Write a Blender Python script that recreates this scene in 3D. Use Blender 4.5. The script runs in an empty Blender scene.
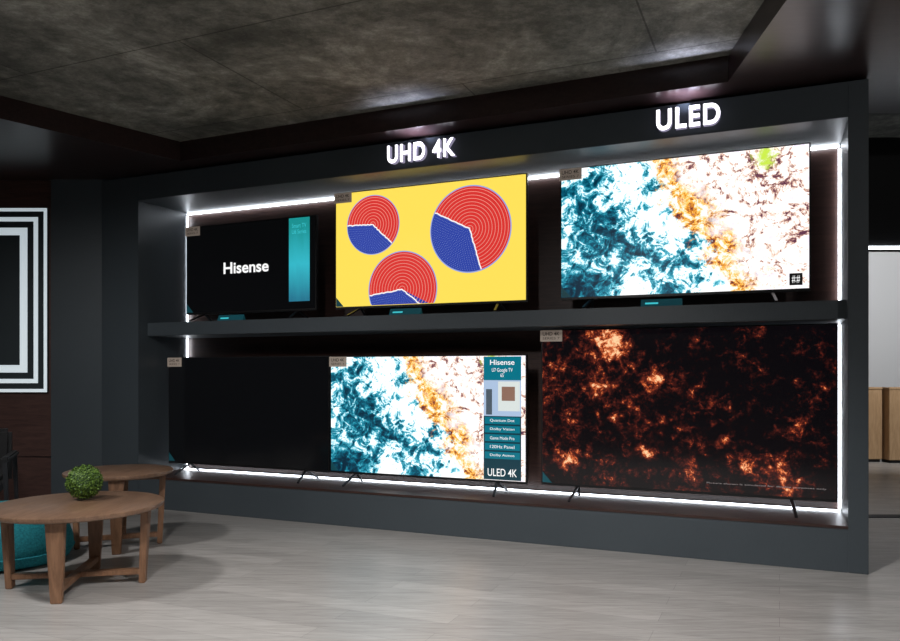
import bpy, bmesh, math, random
from mathutils import Matrix, Vector
random.seed(7)
S=bpy.context.scene
S.view_settings.view_transform='Standard'
TH=math.radians(-23.33)
DM=Matrix.Translation((-3.28,7.19,0))@Matrix.Rotation(TH,4,'Z')
W=lambda x,y,z=0: DM@Vector((x,y,z))

# ---------------------------------------------------------------- materials
def nmat(name):
    m=bpy.data.materials.new(name); m.use_nodes=True
    nt=m.node_tree; b=nt.nodes['Principled BSDF']
    return m,nt,b
def plain(name,col,rough=.5,metal=0,emit=None,es=0,spec=.5):
    m,nt,b=nmat(name)
    b.inputs['Base Color'].default_value=(*col,1); b.inputs['Roughness'].default_value=rough
    b.inputs['Metallic'].default_value=metal; b.inputs['Specular IOR Level'].default_value=spec
    if emit:
        b.inputs['Emission Color'].default_value=(*emit,1); b.inputs['Emission Strength'].default_value=es
    return m
class N:
    def __init__(s,nt): s.nt=nt; s.L=nt.links
    def new(s,t,**k):
        n=s.nt.nodes.new(t)
        for a,v in k.items(): setattr(n,a,v)
        return n
    def put(s,sock,v):
        if isinstance(v,bpy.types.NodeSocket): s.L.new(v,sock)
        else: sock.default_value=v
    def math(s,op,a,b=0,c=0,clamp=False):
        n=s.new('ShaderNodeMath',operation=op); n.use_clamp=clamp
        s.put(n.inputs[0],a); s.put(n.inputs[1],b); s.put(n.inputs[2],c); return n.outputs[0]
    def coord(s,kind='Object',scale=(1,1,1),rot=(0,0,0),loc=(0,0,0)):
        t=s.new('ShaderNodeTexCoord'); m=s.new('ShaderNodeMapping')
        m.inputs['Scale'].default_value=scale; m.inputs['Rotation'].default_value=rot; m.inputs['Location'].default_value=loc
        s.L.new(t.outputs[kind],m.inputs[0]); return m.outputs[0]
    def noise(s,vec,scale,detail=4,rough=.5,dist=0):
        n=s.new('ShaderNodeTexNoise'); s.L.new(vec,n.inputs['Vector'])
        n.inputs['Scale'].default_value=scale; n.inputs['Detail'].default_value=detail
        n.inputs['Roughness'].default_value=rough; n.inputs['Distortion'].default_value=dist
        return n.outputs['Fac']
    def ramp(s,fac,stops):
        n=s.new('ShaderNodeValToRGB'); s.put(n.inputs[0],fac)
        e=n.color_ramp.elements
        while len(e)<len(stops): e.new(.5)
        for i,(p,c) in enumerate(stops):
            e[i].position=p; e[i].color=(*c,1) if len(c)==3 else c
        return n.outputs[0]
    def mix(s,f,a,b,mode='MIX'):
        n=s.new('ShaderNodeMix',data_type='RGBA',blend_type=mode)
        s.put(n.inputs[0],f)
        for k,v in ((6,a),(7,b)):
            if isinstance(v,tuple): v=(*v,1)
            s.put(n.inputs[k],v)
        return n.outputs[2]
    def bump(s,b,h,st=.3,d=.01):
        n=s.new('ShaderNodeBump'); n.inputs['Strength'].default_value=st; n.inputs['Distance'].default_value=d
        s.L.new(h,n.inputs['Height']); s.L.new(n.outputs[0],b.inputs['Normal'])

def wood(name,c1,c2,scale=(1,1,12),rough=.4,rot=(0,0,0)):
    m,nt,b=nmat(name); n=N(nt)
    v=n.coord('Object',scale,rot)
    f=n.noise(v,3.,8,.6,1.2); f2=n.noise(v,14,4,.6,.3)
    g=n.math('ADD',n.math('MULTIPLY',f,.7),n.math('MULTIPLY',f2,.3))
    c=n.ramp(g,[(.32,c1),(.68,c2)]); nt.links.new(c,b.inputs['Base Color'])
    b.inputs['Roughness'].default_value=rough; n.bump(b,g,.15,.003); return m

M={}
# slate laminate
m,nt,b=nmat('slate_laminate'); n=N(nt)
f=n.noise(n.coord('Object',(60,60,3)),8,3); f2=n.noise(n.coord('Object'),1.2,4)
c=n.ramp(n.math('ADD',n.math('MULTIPLY',f,.5),n.math('MULTIPLY',f2,.5)),[(.3,(.041,.052,.061)),(.7,(.056,.069,.079))])
nt.links.new(c,b.inputs['Base Color']); b.inputs['Roughness'].default_value=.42; n.bump(b,f,.1,.002); M['slate']=m
M['darkwood']=wood('dark_walnut_panel',(.022,.010,.008),(.065,.030,.023),(1,1,14),.4)
M['soffit']=wood('soffit_walnut',(.013,.0070,.0070),(.040,.021,.020),(1,9,9),.28,(0,0,0.4))
M['wallwood']=wood('wall_walnut',(.036,.018,.0155),(.090,.045,.037),(1,1,9),.45)
M['tablewood']=wood('table_walnut',(.11,.060,.036),(.25,.15,.095),(9,1.2,3),.35,(0,0,.5))
M['legwood']=wood('leg_walnut',(.13,.062,.032),(.30,.16,.088),(8,8,1),.42)
M['oak']=wood('light_oak',(.36,.22,.11),(.55,.37,.21),(8,8,1),.5)
M['led']=plain('led_strip',(1,1,1),.5,0,(.86,.92,1),12)
M['paint']=plain('white_paint',(.60,.62,.64),.7)
M['black']=plain('black_plastic',(.008,.008,.009),.35)
M['metal']=plain('dark_metal',(.05,.05,.055),.35,.8)
M['toe']=plain('toe_kick',(.01,.01,.011),.6)
M['letter']=plain('sign_letter',(1,1,1),.5,0,(.95,.93,1),3.2)
M['side']=plain('letter_side',(.25,.25,.28),.5,0,(.6,.55,.8),.4)
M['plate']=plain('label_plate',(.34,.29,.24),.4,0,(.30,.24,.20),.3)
M['ptext']=plain('label_print',(.02,.015,.015),.5)
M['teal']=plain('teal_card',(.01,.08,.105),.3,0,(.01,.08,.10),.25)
m,nt,b=nmat('teal_fabric'); n=N(nt); f=n.noise(n.coord('Object'),90,3)
nt.links.new(n.ramp(f,[(.3,(.006,.18,.23)),(.7,(.02,.35,.42))]),b.inputs['Base Color']); b.inputs['Roughness'].default_value=.85
n.bump(b,f,.4,.004); M['tealfab']=m
def em(name,c,s=1): return plain(name,(.01,.01,.01),.15,0,c,s)
M['offscreen']=plain('screen_black',(.003,.003,.004),.12,0,(.008,.009,.010),.25)
M['white_e']=em('print_white',(1,1,1),1.0)
M['yellow_e']=em('print_yellow',(.97,.73,.10),1.05)
M['red_e']=em('print_red',(.72,.035,.03),1.0)
M['pink_e']=em('print_pink',(.88,.34,.28),1.0)
M['blue_e']=em('print_blue',(.03,.06,.38),1.0)
M['lblue_e']=em('print_lightblue',(.3,.38,.75),1.0)
M['sky_e']=em('print_sky',(.42,.55,.75),1.0)
M['teal_e']=em('print_teal',(.0,.17,.24),1.0)
M['dteal_e']=em('print_dark_teal',(.003,.04,.06),1.0)
M['cyan_e']=em('print_cyan',(.05,.55,.62),1.0)

def uvsplit(n):
    t=n.new('ShaderNodeUVMap'); sp=n.new('ShaderNodeSeparateXYZ'); nlink=n.L.new(t.outputs[0],sp.inputs[0])
    cm=n.new('ShaderNodeVectorMath',operation='MULTIPLY'); n.L.new(t.outputs[0],cm.inputs[0]); cm.inputs[1].default_value=(1.77,1,1)
    return sp.outputs[0],sp.outputs[1],cm.outputs[0]
def coast():
    m,nt,b=nmat('screen_coast'); n=N(nt); u,v,vec=uvsplit(n)
    mul=lambda a,k:n.math('MULTIPLY',a,k); add=lambda a,k:n.math('ADD',a,k); sub=lambda a,k:n.math('SUBTRACT',a,k)
    big=n.noise(vec,3.8,10,.72,.2)
    s=sub(u,sub(.70,mul(v,.36)))
    s=add(s,mul(sub(big,.5),.55))
    # sea: large masses of foam broken into streaks over deep blue water
    L=n.noise(vec,2.8,3,.5,.5)
    F=n.noise(vec,11,12,.72,.8)
    fil=n.math('ABSOLUTE',sub(n.noise(vec,7,8,.66,1.0),.5))
    w=add(add(mul(sub(L,.5),1.15),mul(sub(F,.5),1.25)),mul(sub(.05,n.math('MINIMUM',fil,.10)),1.9))
    w=add(add(w,.575),mul(add(s,.33),.28))
    sea=n.ramp(w,[(.28,(.0,.016,.035)),(.43,(.0,.07,.12)),(.53,(.010,.23,.33)),(.59,(.10,.50,.62)),(.635,(.68,.90,.96)),(.71,(1,1,1))])
    r=n.noise(vec,11,12,.78,.5)
    rockn=n.ramp(r,[(.38,(.04,.012,.03)),(.44,(.36,.08,.02)),(.475,(.85,.34,.02)),(.51,(.98,.66,.16)),(.545,(.88,.80,.76)),(.62,(1,.97,1))])
    r2=n.noise(vec,10,12,.78,.5); L2=n.noise(vec,2.8,3,.5,.6)
    crack=n.math('ABSOLUTE',sub(n.noise(vec,5.5,10,.66,.8),.5))
    rr=add(add(r2,mul(sub(L2,.5),.28)),mul(sub(n.math('MINIMUM',crack,.05),.02),2.4))
    rockf=n.ramp(rr,[(.40,(.10,.03,.06)),(.445,(.40,.18,.16)),(.475,(.80,.56,.40)),(.51,(.92,.85,.82)),(.58,(1,.97,.99)),(.66,(.78,.72,.86)),(.74,(1,1,1))])
    far=n.math('MULTIPLY',sub(s,.075),9,clamp=True)
    rock=n.mix(far,rockn,rockf)
    near=n.math('MULTIPLY',s,30,clamp=True)
    c=n.mix(near,sea,rock)
    du=sub(u,.84); dv=mul(sub(v,.94),.56)
    d=n.math('SQRT',add(mul(du,du),mul(dv,dv)))
    d=add(d,mul(sub(r,.5),.25))
    g=n.math('MULTIPLY',sub(.050,d),30,clamp=True)
    c=n.mix(g,c,(.50,.70,.06))
    nt.links.new(c,b.inputs['Emission Color']); b.inputs['Emission Strength'].default_value=1.25
    b.inputs['Base Color'].default_value=(.01,.01,.01,1); b.inputs['Roughness'].default_value=.3; b.inputs['Specular IOR Level'].default_value=.3
    return m
M['coast']=coast()
def lava():
    m,nt,b=nmat('screen_lava'); n=N(nt); u,v,vec=uvsplit(n)
    d=n.noise(vec,15,12,.74,.3); e=n.noise(vec,3.6,6,.65,.5)
    cr=n.math('ABSOLUTE',n.math('SUBTRACT',n.noise(vec,9,6,.6,.6),.5))
    t=n.math('ADD',n.math('MULTIPLY',d,.75),n.math('MULTIPLY',e,.42))
    t=n.math('ADD',t,n.math('MULTIPLY',n.math('SUBTRACT',.03,n.math('MINIMUM',cr,.03)),1.6))
    t=n.math('ADD',t,n.math('ADD',-.155,n.math('MULTIPLY',n.math('SUBTRACT',.5,u),.05)))
    for cu,cv,r,a in ((.28,.95,.08,.18),(.22,.85,.16,.05),(.40,.68,.055,.19),(.39,.22,.05,.19),(.10,.16,.07,.18),(.82,.12,.10,.14),(.72,.17,.06,.16),(.55,.10,.08,.10),(.30,.45,.25,.03),(.05,.65,.10,.08),(.12,.42,.07,.10),(.48,.40,.07,.08),(.62,.55,.06,.08),(.90,.40,.06,.08),(.66,.32,.05,.12),(.20,.62,.05,.10)):
        x=n.math('SUBTRACT',u,cu); y=n.math('MULTIPLY',n.math('SUBTRACT',v,cv),.57)
        q=n.math('DIVIDE',n.math('SQRT',n.math('ADD',n.math('MULTIPLY',x,x),n.math('MULTIPLY',y,y))),r)
        k=n.math('MULTIPLY',n.math('SUBTRACT',1,q,clamp=True),a)
        t=n.math('ADD',t,k)
    c=n.ramp(t,[(.44,(.0025,.002,.003)),(.49,(.018,.004,.004)),(.535,(.070,.011,.008)),(.575,(.22,.030,.012)),(.605,(.85,.17,.04)),(.65,(1,.66,.36))])
    nt.links.new(c,b.inputs['Emission Color']); b.inputs['Emission Strength'].default_value=1.0
    b.inputs['Base Color'].default_value=(.005,.004,.004,1); b.inputs['Roughness'].default_value=.12
    return m
M['lava']=lava()
def tealgrad():
    m,nt,b=nmat('screen_teal_banner'); n=N(nt); u,v,vec=uvsplit(n)
    f=n.noise(vec,2,3)
    c=n.ramp(n.math('ADD',v,n.math('MULTIPLY',f,.2)),[(.1,(.01,.16,.26)),(.55,(.03,.48,.58)),(1,(.01,.28,.28))])
    nt.links.new(c,b.inputs['Emission Color']); b.inputs['Emission Strength'].default_value=1
    b.inputs['Base Color'].default_value=(.01,.01,.01,1); return m
M['tealgrad']=tealgrad()
# floor planks
m,nt,b=nmat('floor_planks'); n=N(nt)
v=n.coord('Object',(1,1,1),(0,0,-TH))
br=n.new('ShaderNodeTexBrick'); nt.links.new(v,br.inputs['Vector'])
br.offset=.37; br.inputs['Scale'].default_value=1; br.inputs['Brick Width'].default_value=1.5; br.inputs['Row Height'].default_value=.15
br.inputs['Mortar Size'].default_value=.0012; br.inputs['Mortar Smooth'].default_value=.4
br.inputs['Color1'].default_value=(.32,.31,.30,1); br.inputs['Color2'].default_value=(.40,.388,.375,1); br.inputs['Mortar'].default_value=(.17,.165,.16,1)
vs=n.coord('Object',(1.0,16,1),(0,0,-TH))
g=n.noise(vs,2.2,8,.65,.8); g2=n.noise(vs,9,4,.6)
gg=n.math('ADD',n.math('MULTIPLY',g,.65),n.math('MULTIPLY',g2,.35))
c=n.mix(1.0,br.outputs['Color'],n.ramp(gg,[(.32,(.62,.60,.585)),(.62,(1.05,1.04,1.03))]),'MULTIPLY')
nt.links.new(c,b.inputs['Base Color'])
nt.links.new(n.ramp(gg,[(.3,(.40,)*3),(.7,(.28,)*3)]),b.inputs['Roughness']); n.bump(b,gg,.08,.003); M['floor']=m
# concrete
m,nt,b=nmat('ceiling_concrete'); n=N(nt)
v=n.coord('Object'); vr=n.coord('Object',(1,1,1),(0,0,-TH+.0),(.7,.35,0))
a=n.noise(v,1.3,12,.74,.5); d=n.noise(v,8,10,.8)
g=n.math('ADD',n.math('MULTIPLY',a,.6),n.math('MULTIPLY',d,.4))
c=n.ramp(g,[(.37,(.05,.052,.045)),(.46,(.12,.12,.103)),(.54,(.245,.24,.21)),(.64,(.52,.51,.46))])
br=n.new('ShaderNodeTexBrick'); nt.links.new(vr,br.inputs['Vector']); br.offset=.5
br.inputs['Scale'].default_value=1; br.inputs['Brick Width'].default_value=2.6; br.inputs['Row Height'].default_value=1.3
br.inputs['Mortar Size'].default_value=.006; br.inputs['Color1'].default_value=(1,1,1,1); br.inputs['Color2'].default_value=(.85,.85,.85,1); br.inputs['Mortar'].default_value=(.4,.4,.38,1)
c=n.mix(1.0,c,br.outputs['Color'],'MULTIPLY'); nt.links.new(c,b.inputs['Base Color']); b.inputs['Roughness'].default_value=.75
n.bump(b,g,.5,.03); M['concrete']=m
M['leaf']=plain('leaf_green',(.12,.22,.03),.5); M['leaf2']=plain('leaf_dark',(.03,.075,.012),.6)

# ---------------------------------------------------------------- geometry helpers
def link(o,parent=None):
    S.collection.objects.link(o)
    if parent: o.parent=parent
    return o
def empty(name,mat=None):
    e=bpy.data.objects.new(name,None); e.empty_display_size=.1; link(e)
    if mat is not None: e.matrix_world=mat
    return e
def mesh(name,verts,faces,mat,parent=None,uv=False,smooth=False):
    me=bpy.data.meshes.new(name); me.from_pydata([tuple(v) for v in verts],[],faces)
    for mm in (mat if isinstance(mat,list) else [mat]): me.materials.append(mm)
    if uv:
        l=me.uv_layers.new(name='UVMap')
        for i,c in enumerate([(0,0),(1,0),(1,1),(0,1)]): l.data[i].uv=c
    if smooth:
        for p in me.polygons: p.use_smooth=True
    me.update(); return link(bpy.data.objects.new(name,me),parent)
def box(name,x0,x1,y0,y1,z0,z1,mat,parent=None,bev=0):
    bm=bmesh.new(); bmesh.ops.create_cube(bm,size=1)
    for v in bm.verts: v.co=Vector(((x0+x1)/2+v.co.x*(x1-x0),(y0+y1)/2+v.co.y*(y1-y0),(z0+z1)/2+v.co.z*(z1-z0)))
    if bev: bmesh.ops.bevel(bm,geom=bm.edges[:],offset=bev,segments=2,affect='EDGES')
    me=bpy.data.meshes.new(name); bm.to_mesh(me); bm.free(); me.materials.append(mat)
    return link(bpy.data.objects.new(name,me),parent)
def quad(name,x0,x1,z0,z1,y,mat,parent):
    return mesh(name,[(x0,y,z0),(x1,y,z0),(x1,y,z1),(x0,y,z1)],[(0,1,2,3)],mat,parent,uv=True)
def prism(name,poly,z0,z1,mat,parent=None):
    k=len(poly); vs=[(x,y,z0) for x,y in poly]+[(x,y,z1) for x,y in poly]
    fs=[tuple(range(k))[::-1],tuple(range(k,2*k))]+[(i,(i+1)%k,k+(i+1)%k,k+i) for i in range(k)]
    o=mesh(name,vs,fs,mat,parent)
    bm=bmesh.new(); bm.from_mesh(o.data); bmesh.ops.recalc_face_normals(bm,faces=bm.faces[:]); bm.to_mesh(o.data); bm.free(); return o
def text(name,s,cx,cz,y,w,h,mat,parent,ext=0,off=0,shear=0,sp=1):
    cu=bpy.data.curves.new(name,'FONT'); cu.body=s; cu.extrude=ext; cu.offset=off; cu.shear=shear; cu.size=1; cu.space_character=sp
    cu.align_x='CENTER'
    o=bpy.data.objects.new(name+'_tmp',cu); link(o); bpy.context.view_layer.update()
    me=bpy.data.meshes.new_from_object(o.evaluated_get(bpy.context.evaluated_depsgraph_get()))
    bpy.data.objects.remove(o)
    xs=[v.co.x for v in me.vertices]; ys=[v.co.y for v in me.vertices]
    x0,x1,y0,y1=min(xs),max(xs),min(ys),max(ys)
    for v in me.vertices:
        X=(v.co.x-(x0+x1)/2)/(x1-x0)*w+cx; Z=(v.co.y-(y0+y1)/2)/(y1-y0)*h+cz
        v.co=Vector((X,y-v.co.z,Z))
    me.materials.clear(); me.materials.append(mat); me.name=name
    return link(bpy.data.objects.new(name,me),parent)
def lathe(name,prof,mat,parent=None,seg=64,loc=(0,0,0),smooth=True):
    vs=[];fs=[]
    for r,z in prof:
        for i in range(seg):
            a=2*math.pi*i/seg; vs.append((loc[0]+r*math.cos(a),loc[1]+r*math.sin(a),loc[2]+z))
    for j in range(len(prof)-1):
        for i in range(seg):
            k=(i+1)%seg; fs.append((j*seg+i,j*seg+k,(j+1)*seg+k,(j+1)*seg+i))
    fs.append(tuple(range(seg))[::-1]); fs.append(tuple((len(prof)-1)*seg+i for i in range(seg)))
    o=mesh(name,vs,fs,mat,parent,smooth=smooth)
    md=o.modifiers.new('es','EDGE_SPLIT'); md.split_angle=math.radians(40); return o
def bar(name,p,q,w0,h0,w1,h1,mat,parent,up=(0,0,1)):
    p=Vector(p);q=Vector(q);d=(q-p).normalized(); s=d.cross(Vector(up)).normalized(); t=s.cross(d).normalized()
    vs=[]
    for c,w,h in ((p,w0,h0),(q,w1,h1)):
        vs+= [c+s*a*w/2+t*b_*h/2 for a,b_ in ((-1,-1),(1,-1),(1,1),(-1,1))]
    o=mesh(name,vs,[(3,2,1,0),(4,5,6,7),(0,1,5,4),(1,2,6,5),(2,3,7,6),(3,0,4,7)],mat,parent)
    bm=bmesh.new(); bm.from_mesh(o.data); bmesh.ops.recalc_face_normals(bm,faces=bm.faces[:])
    bmesh.ops.bevel(bm,geom=bm.edges[:],offset=min(w1,h1,w0,h0)*.12,segments=2,affect='EDGES'); bm.to_mesh(o.data); bm.free(); return o

# ---------------------------------------------------------------- room
box('floor',-11,11,-6,14,-.1,0,M['floor'])
box('ceiling',-11,11,-6,14,3.22,3.4,M['concrete'])
A=(-2.32,6.57);B=(1.74,4.78)
HT=3.035; SO=3.055
prism('trim_soffit',[B,(1.02,-3),(9,-3),(9,5.36),(2.87,5.36),(-2.98,7.95),(-11,7.95),(-11,-3),(-10.15,-3),A],SO,3.24,M['soffit'])
wl=empty('wall_left')
box('panel_slate',-3.76,-3.22,7.20,7.40,0,SO,M['slate'],wl)
box('panel_wood',-8.5,-3.765,7.24,7.40,.44,SO,M['wallwood'],wl)
box('panel_wood_lower',-8.5,-3.765,7.24,7.40,.0,.43,M['wallwood'],wl)
box('wall_west',-8.7,-8.5,-6,7.4,0,3.22,M['wallwood'])
box('wall_rear',-8.7,11,-6.1,-5.9,0,3.22,M['slate'])
box('wall_east',9,9.2,-6,14,0,3.22,M['paint'])
# far room on the right
box('wall_far',2.0,9,11.6,11.8,0,3.22,M['paint'])
box('trim_bulkhead',2.95,9,6.45,6.75,2.30,3.22,M['toe'])
box('trim_light_line',3.0,8.9,6.44,6.5,2.285,2.30,M['led'])
box('trim_threshold',3.0,9,6.5,6.62,0,.006,M['toe'])
for i in range(4):
    x=5.55+i*.27
    p=empty('wooden_plinth',Matrix.Translation((x,10.5+.12*(i%2),0)))
    box('body',-.12,.12,-.12,.12,.04,1.0,M['oak'],p,.006); box('cap',-.125,.125,-.125,.125,1.0,1.03,M['oak'],p,.004); box('foot',-.10,.10,-.10,.10,0,.04,M['toe'],p)

# ---------------------------------------------------------------- poster
po=empty('wall_art',Matrix.Translation((-4.42,7.235,1.05)))
pw,ph=.62,1.735
box('board',-pw,pw,-.03,0,0,ph,plain('art_ground',(.03,.04,.045),.4),po,.004)
wl_e=plain('art_white',(.75,.8,.82),.5,0,(.75,.88,.95),.5)
for k,(i0,i1) in enumerate([(.0,.030),(.085,.125),(.185,.255)]):
    yy=-.034
    for nm,a in (('l',(-pw+i0,-pw+i1,i0,ph-i0)),('r',(pw-i1,pw-i0,i0,ph-i0)),('b',(-pw+i1,pw-i1,i0,i1)),('t',(-pw+i1,pw-i1,ph-i1,ph-i0))):
        box('line_%d%s'%(k,nm),a[0],a[1],yy,-.03,a[2],a[3],wl_e,po)

# ---------------------------------------------------------------- display unit
D=empty('television_display_unit',DM)
L=6.36;x0=.457;x1=6.248;zb=.27;zt=2.815;dp=.65
box('pillar_left',0,x0,0,.78,0,HT,M['slate'],D,.003)
box('pillar_right',x1,L,0,.78,0,HT,M['slate'],D,.003)
box('header',x0,x1,0,.78,zt,HT,M['slate'],D,.003)
box('base',x0,x1,0,.78,0,zb,M['slate'],D,.003)
box('ledge_board',x0,x1,-.004,dp,zb,zb+.018,M['darkwood'],D,.002)
box('back_panel',x0,x1,dp,.78,zb,zt,M['darkwood'],D)
box('shelf',x0,x1,.11,dp,1.575,1.696,M['slate'],D,.003)
box('led_top',x0+.01,x1-.01,dp-.03,dp-.012,zt-.016,zt-.002,M['led'],D)
for nm,xa,xb in (('led_left',x0+.002,x0+.008),('led_right',x1-.014,x1-.002)):
    box(nm+'_upper',xa,xb,dp-.03,dp-.01,1.70,zt-.03,M['led'],D); box(nm+'_lower',xa,xb,dp-.03,dp-.01,zb+.02,1.57,M['led'],D)
box('led_bottom',x0+.02,x1-.02,.53,.54,zb+.018,zb+.028,M['led'],D)
# signs
for s,xa,xb,w in (('UHD 4K',3.060,3.630,None),('ULED',5.100,5.505,None)):
    sg=empty('illuminated_sign',DM@Matrix.Translation(((xa+xb)/2,0,2.928)))
    text('letters',s,0,0,-.022,xb-xa,.14,M['side'],sg,.02,.024,0,1.15)
    text('letter_faces',s,0,0,-.044,xb-xa,.14,M['letter'],sg,0,.024,0,1.15)

# ---------------------------------------------------------------- televisions
def tv(xa,xb,za,zb_,stand,smat,y=.30):
    w=xb-xa;h=zb_-za
    e=empty('television',DM@Matrix.Translation(((xa+xb)/2,y,za)))
    box('bezel',-w/2,w/2,0,.035,0,h,M['black'],e,.003)
    box('rear_housing',-w*.36,w*.36,.034,.075,h*.06,h*.6,M['black'],e,.01)
    quad('screen',-w/2+.01,w/2-.01,.018,h-.009,-.0015,smat,e)
    g=za-stand
    for i,sx in enumerate((-1,1)):
        X=sx*w*.36
        bar('foot_%d_front'%i,(X,.02,.004),(X+sx*.03,-.15,-g+.008),.022,.014,.018,.012,M['metal'],e)
        bar('foot_%d_back'%i,(X,.02,.004),(X+sx*.03,.17,-g+.008),.022,.014,.018,.012,M['metal'],e)
    pwid=.165;
    box('label_plate',-w/2-.005,-w/2+pwid,-.008,-.003,h-.09,h-.005,M['plate'],e,.001)
    text('label_print_1','UHD 4K',-w/2+.08,h-.032,-.0095,.13,.028,M['ptext'],e,0,.01)
    text('label_print_2','SERIES 7',-w/2+.08,h-.066,-.0095,.13,.018,M['ptext'],e)
    mesh('corner_sticker',[(-w/2+.012,-.003,.02),(-w/2+.085,-.003,.02),(-w/2+.012,-.003,.10)],[(0,1,2)],M['teal'],e)
    return e,w,h
LZ=zb+.018; SZ=1.696
T1,w,h=tv(.748,2.184,1.775,2.60,SZ,M['offscreen'])
text('brand_text','Hisense',-.02*w,h*.50,-.004,.50,.105,M['white_e'],T1,0,.022)
quad('banner',w*.305,w*.455,h*.10,h*.985,-.004,M['tealgrad'],T1)
text('banner_text','Smart TV\nU6 Series',w*.38,h*.87,-.006,.15,.09,M['cyan_e'],T1)
T2,w,h=tv(2.375,4.086,1.775,2.765,SZ,M['yellow_e'])
def pie(idx,u,v,r,a0,a1,par,w,h):
    cx=-w/2+u*w; cz=v*h; r*=h
    def arc(nm,ra,rb,t0,t1,y,mat):
        k=72; vs=[]; fs=[]
        for i in range(k+1):
            t=t0+(t1-t0)*i/k
            for rr in (ra,rb):
                vs.append((cx+rr*math.cos(t),y,max(.022,min(h-.013,cz+rr*math.sin(t)))))
        for i in range(k): fs.append((2*i,2*i+1,2*i+3,2*i+2))
        mesh(nm,vs,fs,mat,par)
    tau=2*math.pi; a0,a1=math.radians(a0),math.radians(a1)
    arc('pie_%d_outline'%idx,0,r*1.03,0,tau,-.0028,M['lblue_e'])
    arc('pie_%d_red'%idx,0,r,0,tau,-.0034,M['red_e'])
    arc('pie_%d_blue'%idx,0,r,a0,a1,-.0046,M['blue_e'])
    kk=max(7,int(r/.026))
    for j in range(1,kk+1):
        rr=r*j/(kk+.6)
        arc('pie_%d_ring_%d'%(idx,j),rr-.0020,rr+.0020,a1,a0+tau,-.0052,M['pink_e'])
    vs=[];fs=[]
    for j in range(1,kk*2):
        rr=r*j/(kk*2.); nn=int(rr*(a1-a0)/.02)
        for i in range(nn):
            t=a0+(a1-a0)*(i+.5)/nn; X=cx+rr*math.cos(t);Z=cz+rr*math.sin(t)
            if Z<.03: continue
            q=len(vs); s=.0026; vs+=[(X-s,-.0054,Z),(X,-.0054,Z-s),(X+s,-.0054,Z),(X,-.0054,Z+s)]; fs.append((q,q+1,q+2,q+3))
    mesh('pie_%d_dots'%idx,vs,fs,M['lblue_e'],par)
    vs=[];fs=[]
    for tt in (a0,a1):
        pts=[]
        for i in range(17):
            rr=r*i/16; o=random.uniform(-.004,.004)
            pts.append((cx+rr*math.cos(tt)-o*math.sin(tt),cz+rr*math.sin(tt)+o*math.cos(tt)))
        for i in range(16):
            q=len(vs)
            for (X,Z),s in ((pts[i],-1),(pts[i],1),(pts[i+1],1),(pts[i+1],-1)):
                vs.append((X-s*.005*math.sin(tt),-.006,max(.022,Z+s*.005*math.cos(tt))))
            fs.append((q,q+1,q+2,q+3))
    mesh('pie_%d_divider'%idx,vs,fs,M['white_e'],par)
pie(1,.215,.70,.245,178,318,T2,w,h)
pie(2,.725,.60,.34,153,286,T2,w,h)
pie(3,.375,.145,.31,188,322,T2,w,h)
T3,w,h=tv(4.345,6.05,1.78,2.765,SZ,M['coast'])
box('qr_card',w/2-.13,w/2-.05,-.005,-.003,.04,.12,M['ptext'],T3)
text('qr_print','#:#',w/2-.09,.08,-.006,.05,.05,M['white_e'],T3)
B1,w,h=tv(.53,2.318,.38,1.38,LZ,M['offscreen'])
B2,w,h=tv(2.325,4.083,.38,1.375,LZ,M['coast'])
xa,xb=w*.30,w*.475
quad('panel_head',xa,xb,h*.80,h*.985,-.003,M['teal_e'],B2)
text('panel_brand','Hisense',(xa+xb)/2,h*.94,-.005,.2,.04,M['white_e'],B2,0,.01)
text('panel_model','U7 Google TV\n65',(xa+xb)/2,h*.86,-.005,.17,.07,M['white_e'],B2)
quad('panel_room',xa,xb,h*.52,h*.80,-.003,M['sky_e'],B2)
quad('panel_room_wall',xa+.12,xb-.01,h*.56,h*.79,-.004,plain('p1',(.1,.1,.1),.4,0,(.66,.72,.70),1),B2)
quad('panel_room_picture',xa+.15,xb-.05,h*.64,h*.75,-.005,plain('p2',(.1,.1,.1),.4,0,(.22,.10,.06),1),B2)
quad('panel_room_shade',xa+.02,xa+.07,h*.53,h*.73,-.004,plain('p3',(.1,.1,.1),.4,0,(.02,.05,.08),1),B2)
quad('panel_body',xa,xb,h*.022,h*.52,-.003,M['dteal_e'],B2)
for i,t in enumerate(('Quantum Dot','Dolby Vision','Game Mode Pro','120Hz Panel','Dolby Atmos')):
    zc=h*(.485-.068*i)
    quad('row_%d'%i,xa+.01,xb-.01,zc-.027,zc+.027,-.004,M['teal_e'],B2)
    text('row_text_%d'%i,t,(xa+xb)/2,zc,-.006,.20,.024,M['white_e'],B2)
text('panel_foot_text','ULED 4K',(xa+xb)/2,h*.08,-.005,.24,.06,M['white_e'],B2,0,.006)
B3,w,h=tv(4.197,6.212,.385,1.56,LZ,M['lava'])
text('caption','Picture shown is simulated for display purposes only',w*.28,h*.07,-.004,.75,.014,plain('cap',(.1,)*3,.5,0,(.2,.17,.17),1),B3)
# info cards on shelf
for x in (1.36,3.10,5.10):
    c=empty('information_card',DM@Matrix.Translation((x,.17,SZ)))
    mesh('card',[(-.14,0,0),(.14,0,0),(.14,.025,.055),(-.14,.025,.055),(-.14,.05,0),(.14,.05,0)],[(0,1,2,3),(1,5,2),(0,3,4),(4,3,2,5),(0,4,5,1)],M['teal'],c)
    mesh('print',[(-.11,.0065,.020),(-.02,.0065,.020),(-.02,.0125,.032),(-.11,.0125,.032)],[(0,1,2,3)],M['cyan_e'],c)

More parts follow.
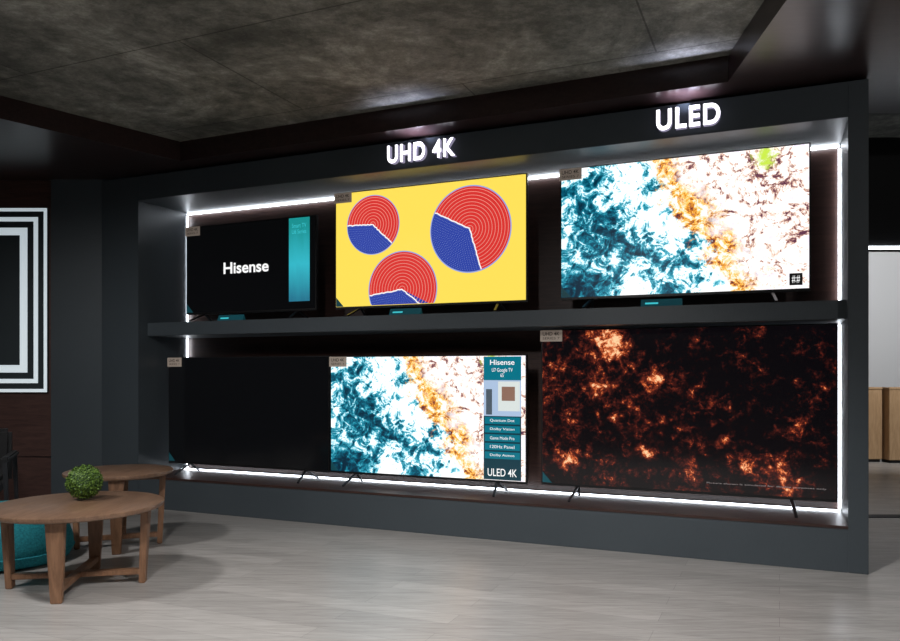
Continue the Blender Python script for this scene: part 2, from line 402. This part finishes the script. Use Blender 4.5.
# ---------------------------------------------------------------- tables
def table(cx,cy,R,H,rot,rb):
    e=empty('round_coffee_table',Matrix.Translation((cx,cy,0)))
    lathe('table_top',[(R-.03,H-.034),(R-.006,H-.026),(R,H-.012),(R-.002,H-.003),(R-.008,H)],M['tablewood'],e)
    for i in range(4):
        a=math.radians(rot+90*i); c,s=math.cos(a),math.sin(a); rt=R*.80
        bar('leg_%d'%i,(rt*c,rt*s,H-.03),(rb*c,rb*s,0.0),.100,.042,.058,.036,M['legwood'],e,up=(c,s,0))
    for i in range(2):
        a=math.radians(rot+90*i); c,s=math.cos(a),math.sin(a)
        bar('stretcher_%d'%i,(-rb*c,-rb*s,.065+i*.001),(rb*c,rb*s,.065+i*.001),.05,.032,.05,.032,M['legwood'],e)
        bar('rail_%d'%i,(-R*.8*c,-R*.8*s,H-.055+i*.001),(R*.8*c,R*.8*s,H-.055+i*.001),.03,.04,.03,.04,M['legwood'],e)
    return e
table(-2.17,4.45,.475,.475,-80,.36)
table(-2.36,5.45,.365,.54,-70,.27)
# topiary ball
pl=empty('topiary_ball',Matrix.Translation((-2.19,4.58,.475+.106)))
bm=bmesh.new(); bmesh.ops.create_icosphere(bm,subdivisions=3,radius=.09)
me=bpy.data.meshes.new('core'); bm.to_mesh(me); bm.free(); me.materials.append(M['leaf2']); link(bpy.data.objects.new('core',me),pl)
vs=[];fs=[];mi=[]
for i in range(2600):
    d=Vector((random.gauss(0,1),random.gauss(0,1),random.gauss(0,1))).normalized()
    c=d*(.086+.014*random.random()); t=d.orthogonal().normalized(); t.rotate(Matrix.Rotation(random.random()*6.28,3,d))
    s=d.cross(t); t=(t+d*random.uniform(.1,.9)).normalized(); l=.014; wd=.0045; q=len(vs)
    vs+=[c,c+t*l*.5+s*wd,c+t*l,c+t*l*.5-s*wd]; fs.append((q,q+1,q+2,q+3)); mi.append(0 if random.random()<.7 else 1)
o=mesh('leaves',vs,fs,[M['leaf'],M['leaf2']],pl)
for p,k in zip(o.data.polygons,mi): p.material_index=k
# ottoman
ot=empty('teal_ottoman',Matrix.Translation((-2.92,5.03,0)))
lathe('cushion',[(.33,.0),(.375,.02),(.40,.07),(.395,.14),(.37,.22),(.33,.30),(.28,.345),(.20,.365),(.05,.37)],M['tealfab'],ot)
lathe('seam',[(.402,.075),(.406,.08),(.402,.085)],M['tealfab'],ot)
# armchair
ac=empty('lounge_armchair',Matrix.Translation((-3.76,5.85,0))@Matrix.Rotation(.4,4,'Z'))
box('seat',-.30,.30,-.28,.28,.30,.42,M['black'],ac,.03)
box('back',-.32,.32,.24,.34,.34,.78,M['black'],ac,.03)
for i,sx in enumerate((-1,1)):
    box('arm_%d'%i,sx*.34-.03,sx*.34+.03,-.28,.30,.56,.60,M['black'],ac,.012)
    for j,yy in enumerate((-.25,.27)):
        bar('leg_%d%d'%(i,j),(sx*.34,yy,.57),(sx*.36,yy*1.08,0),.035,.035,.022,.022,M['metal'],ac,up=(0,1,0))

# ---------------------------------------------------------------- lights
def spot(name,loc,tgt,p,ang=110,r=.15,col=(1,.98,.97),blend=.6):
    l=bpy.data.lights.new(name,'SPOT'); l.energy=p; l.spot_size=math.radians(ang); l.spot_blend=blend; l.shadow_soft_size=r; l.color=col
    o=bpy.data.objects.new(name,l); link(o); o.location=loc
    o.rotation_euler=(Vector(tgt)-Vector(loc)).to_track_quat('-Z','Y').to_euler(); return o
spot('added_left_fill',(.2,2.5,3.15),(.4,3.1,0),410,105)
spot('added_left_fill',(-1.2,1.2,3.15),(-.9,3.3,0),350,105)
spot('added_left_fill',(-3.4,3.4,3.15),(-3.2,5.0,0),240,120)  # extra spot added to brighten the wood wall at left
spot('added_left_fill',(2.6,-1.0,3.0),(2.2,3.2,.8),120)
spot('far_room_light',(6.2,8.8,3.1),(6,11.4,1.6),260,110)
for sx in (3.345,5.30):
    a=W(sx,-.13,2.90); b_=W(sx,-.13,3.5)
    spot('added_sign_glow',a,b_,18,125,.03,(.70,.74,1),.9)  # added uplight, no fixture: imitates the sign's glow on the soffit
S.world=bpy.data.worlds.new('world'); S.world.use_nodes=True
S.world.node_tree.nodes['Background'].inputs[0].default_value=(.6,.7,.85,1); S.world.node_tree.nodes['Background'].inputs[1].default_value=.12

# ---------------------------------------------------------------- camera
cd=bpy.data.cameras.new('camera'); cam=bpy.data.objects.new('camera',cd); link(cam)
cam.location=(0,0,1.24); cam.rotation_euler=(math.pi/2,0,0)
cd.sensor_width=36; cd.lens=764/900*36; cd.shift_y=(372-320.5)/900; cd.clip_end=100
S.camera=cam
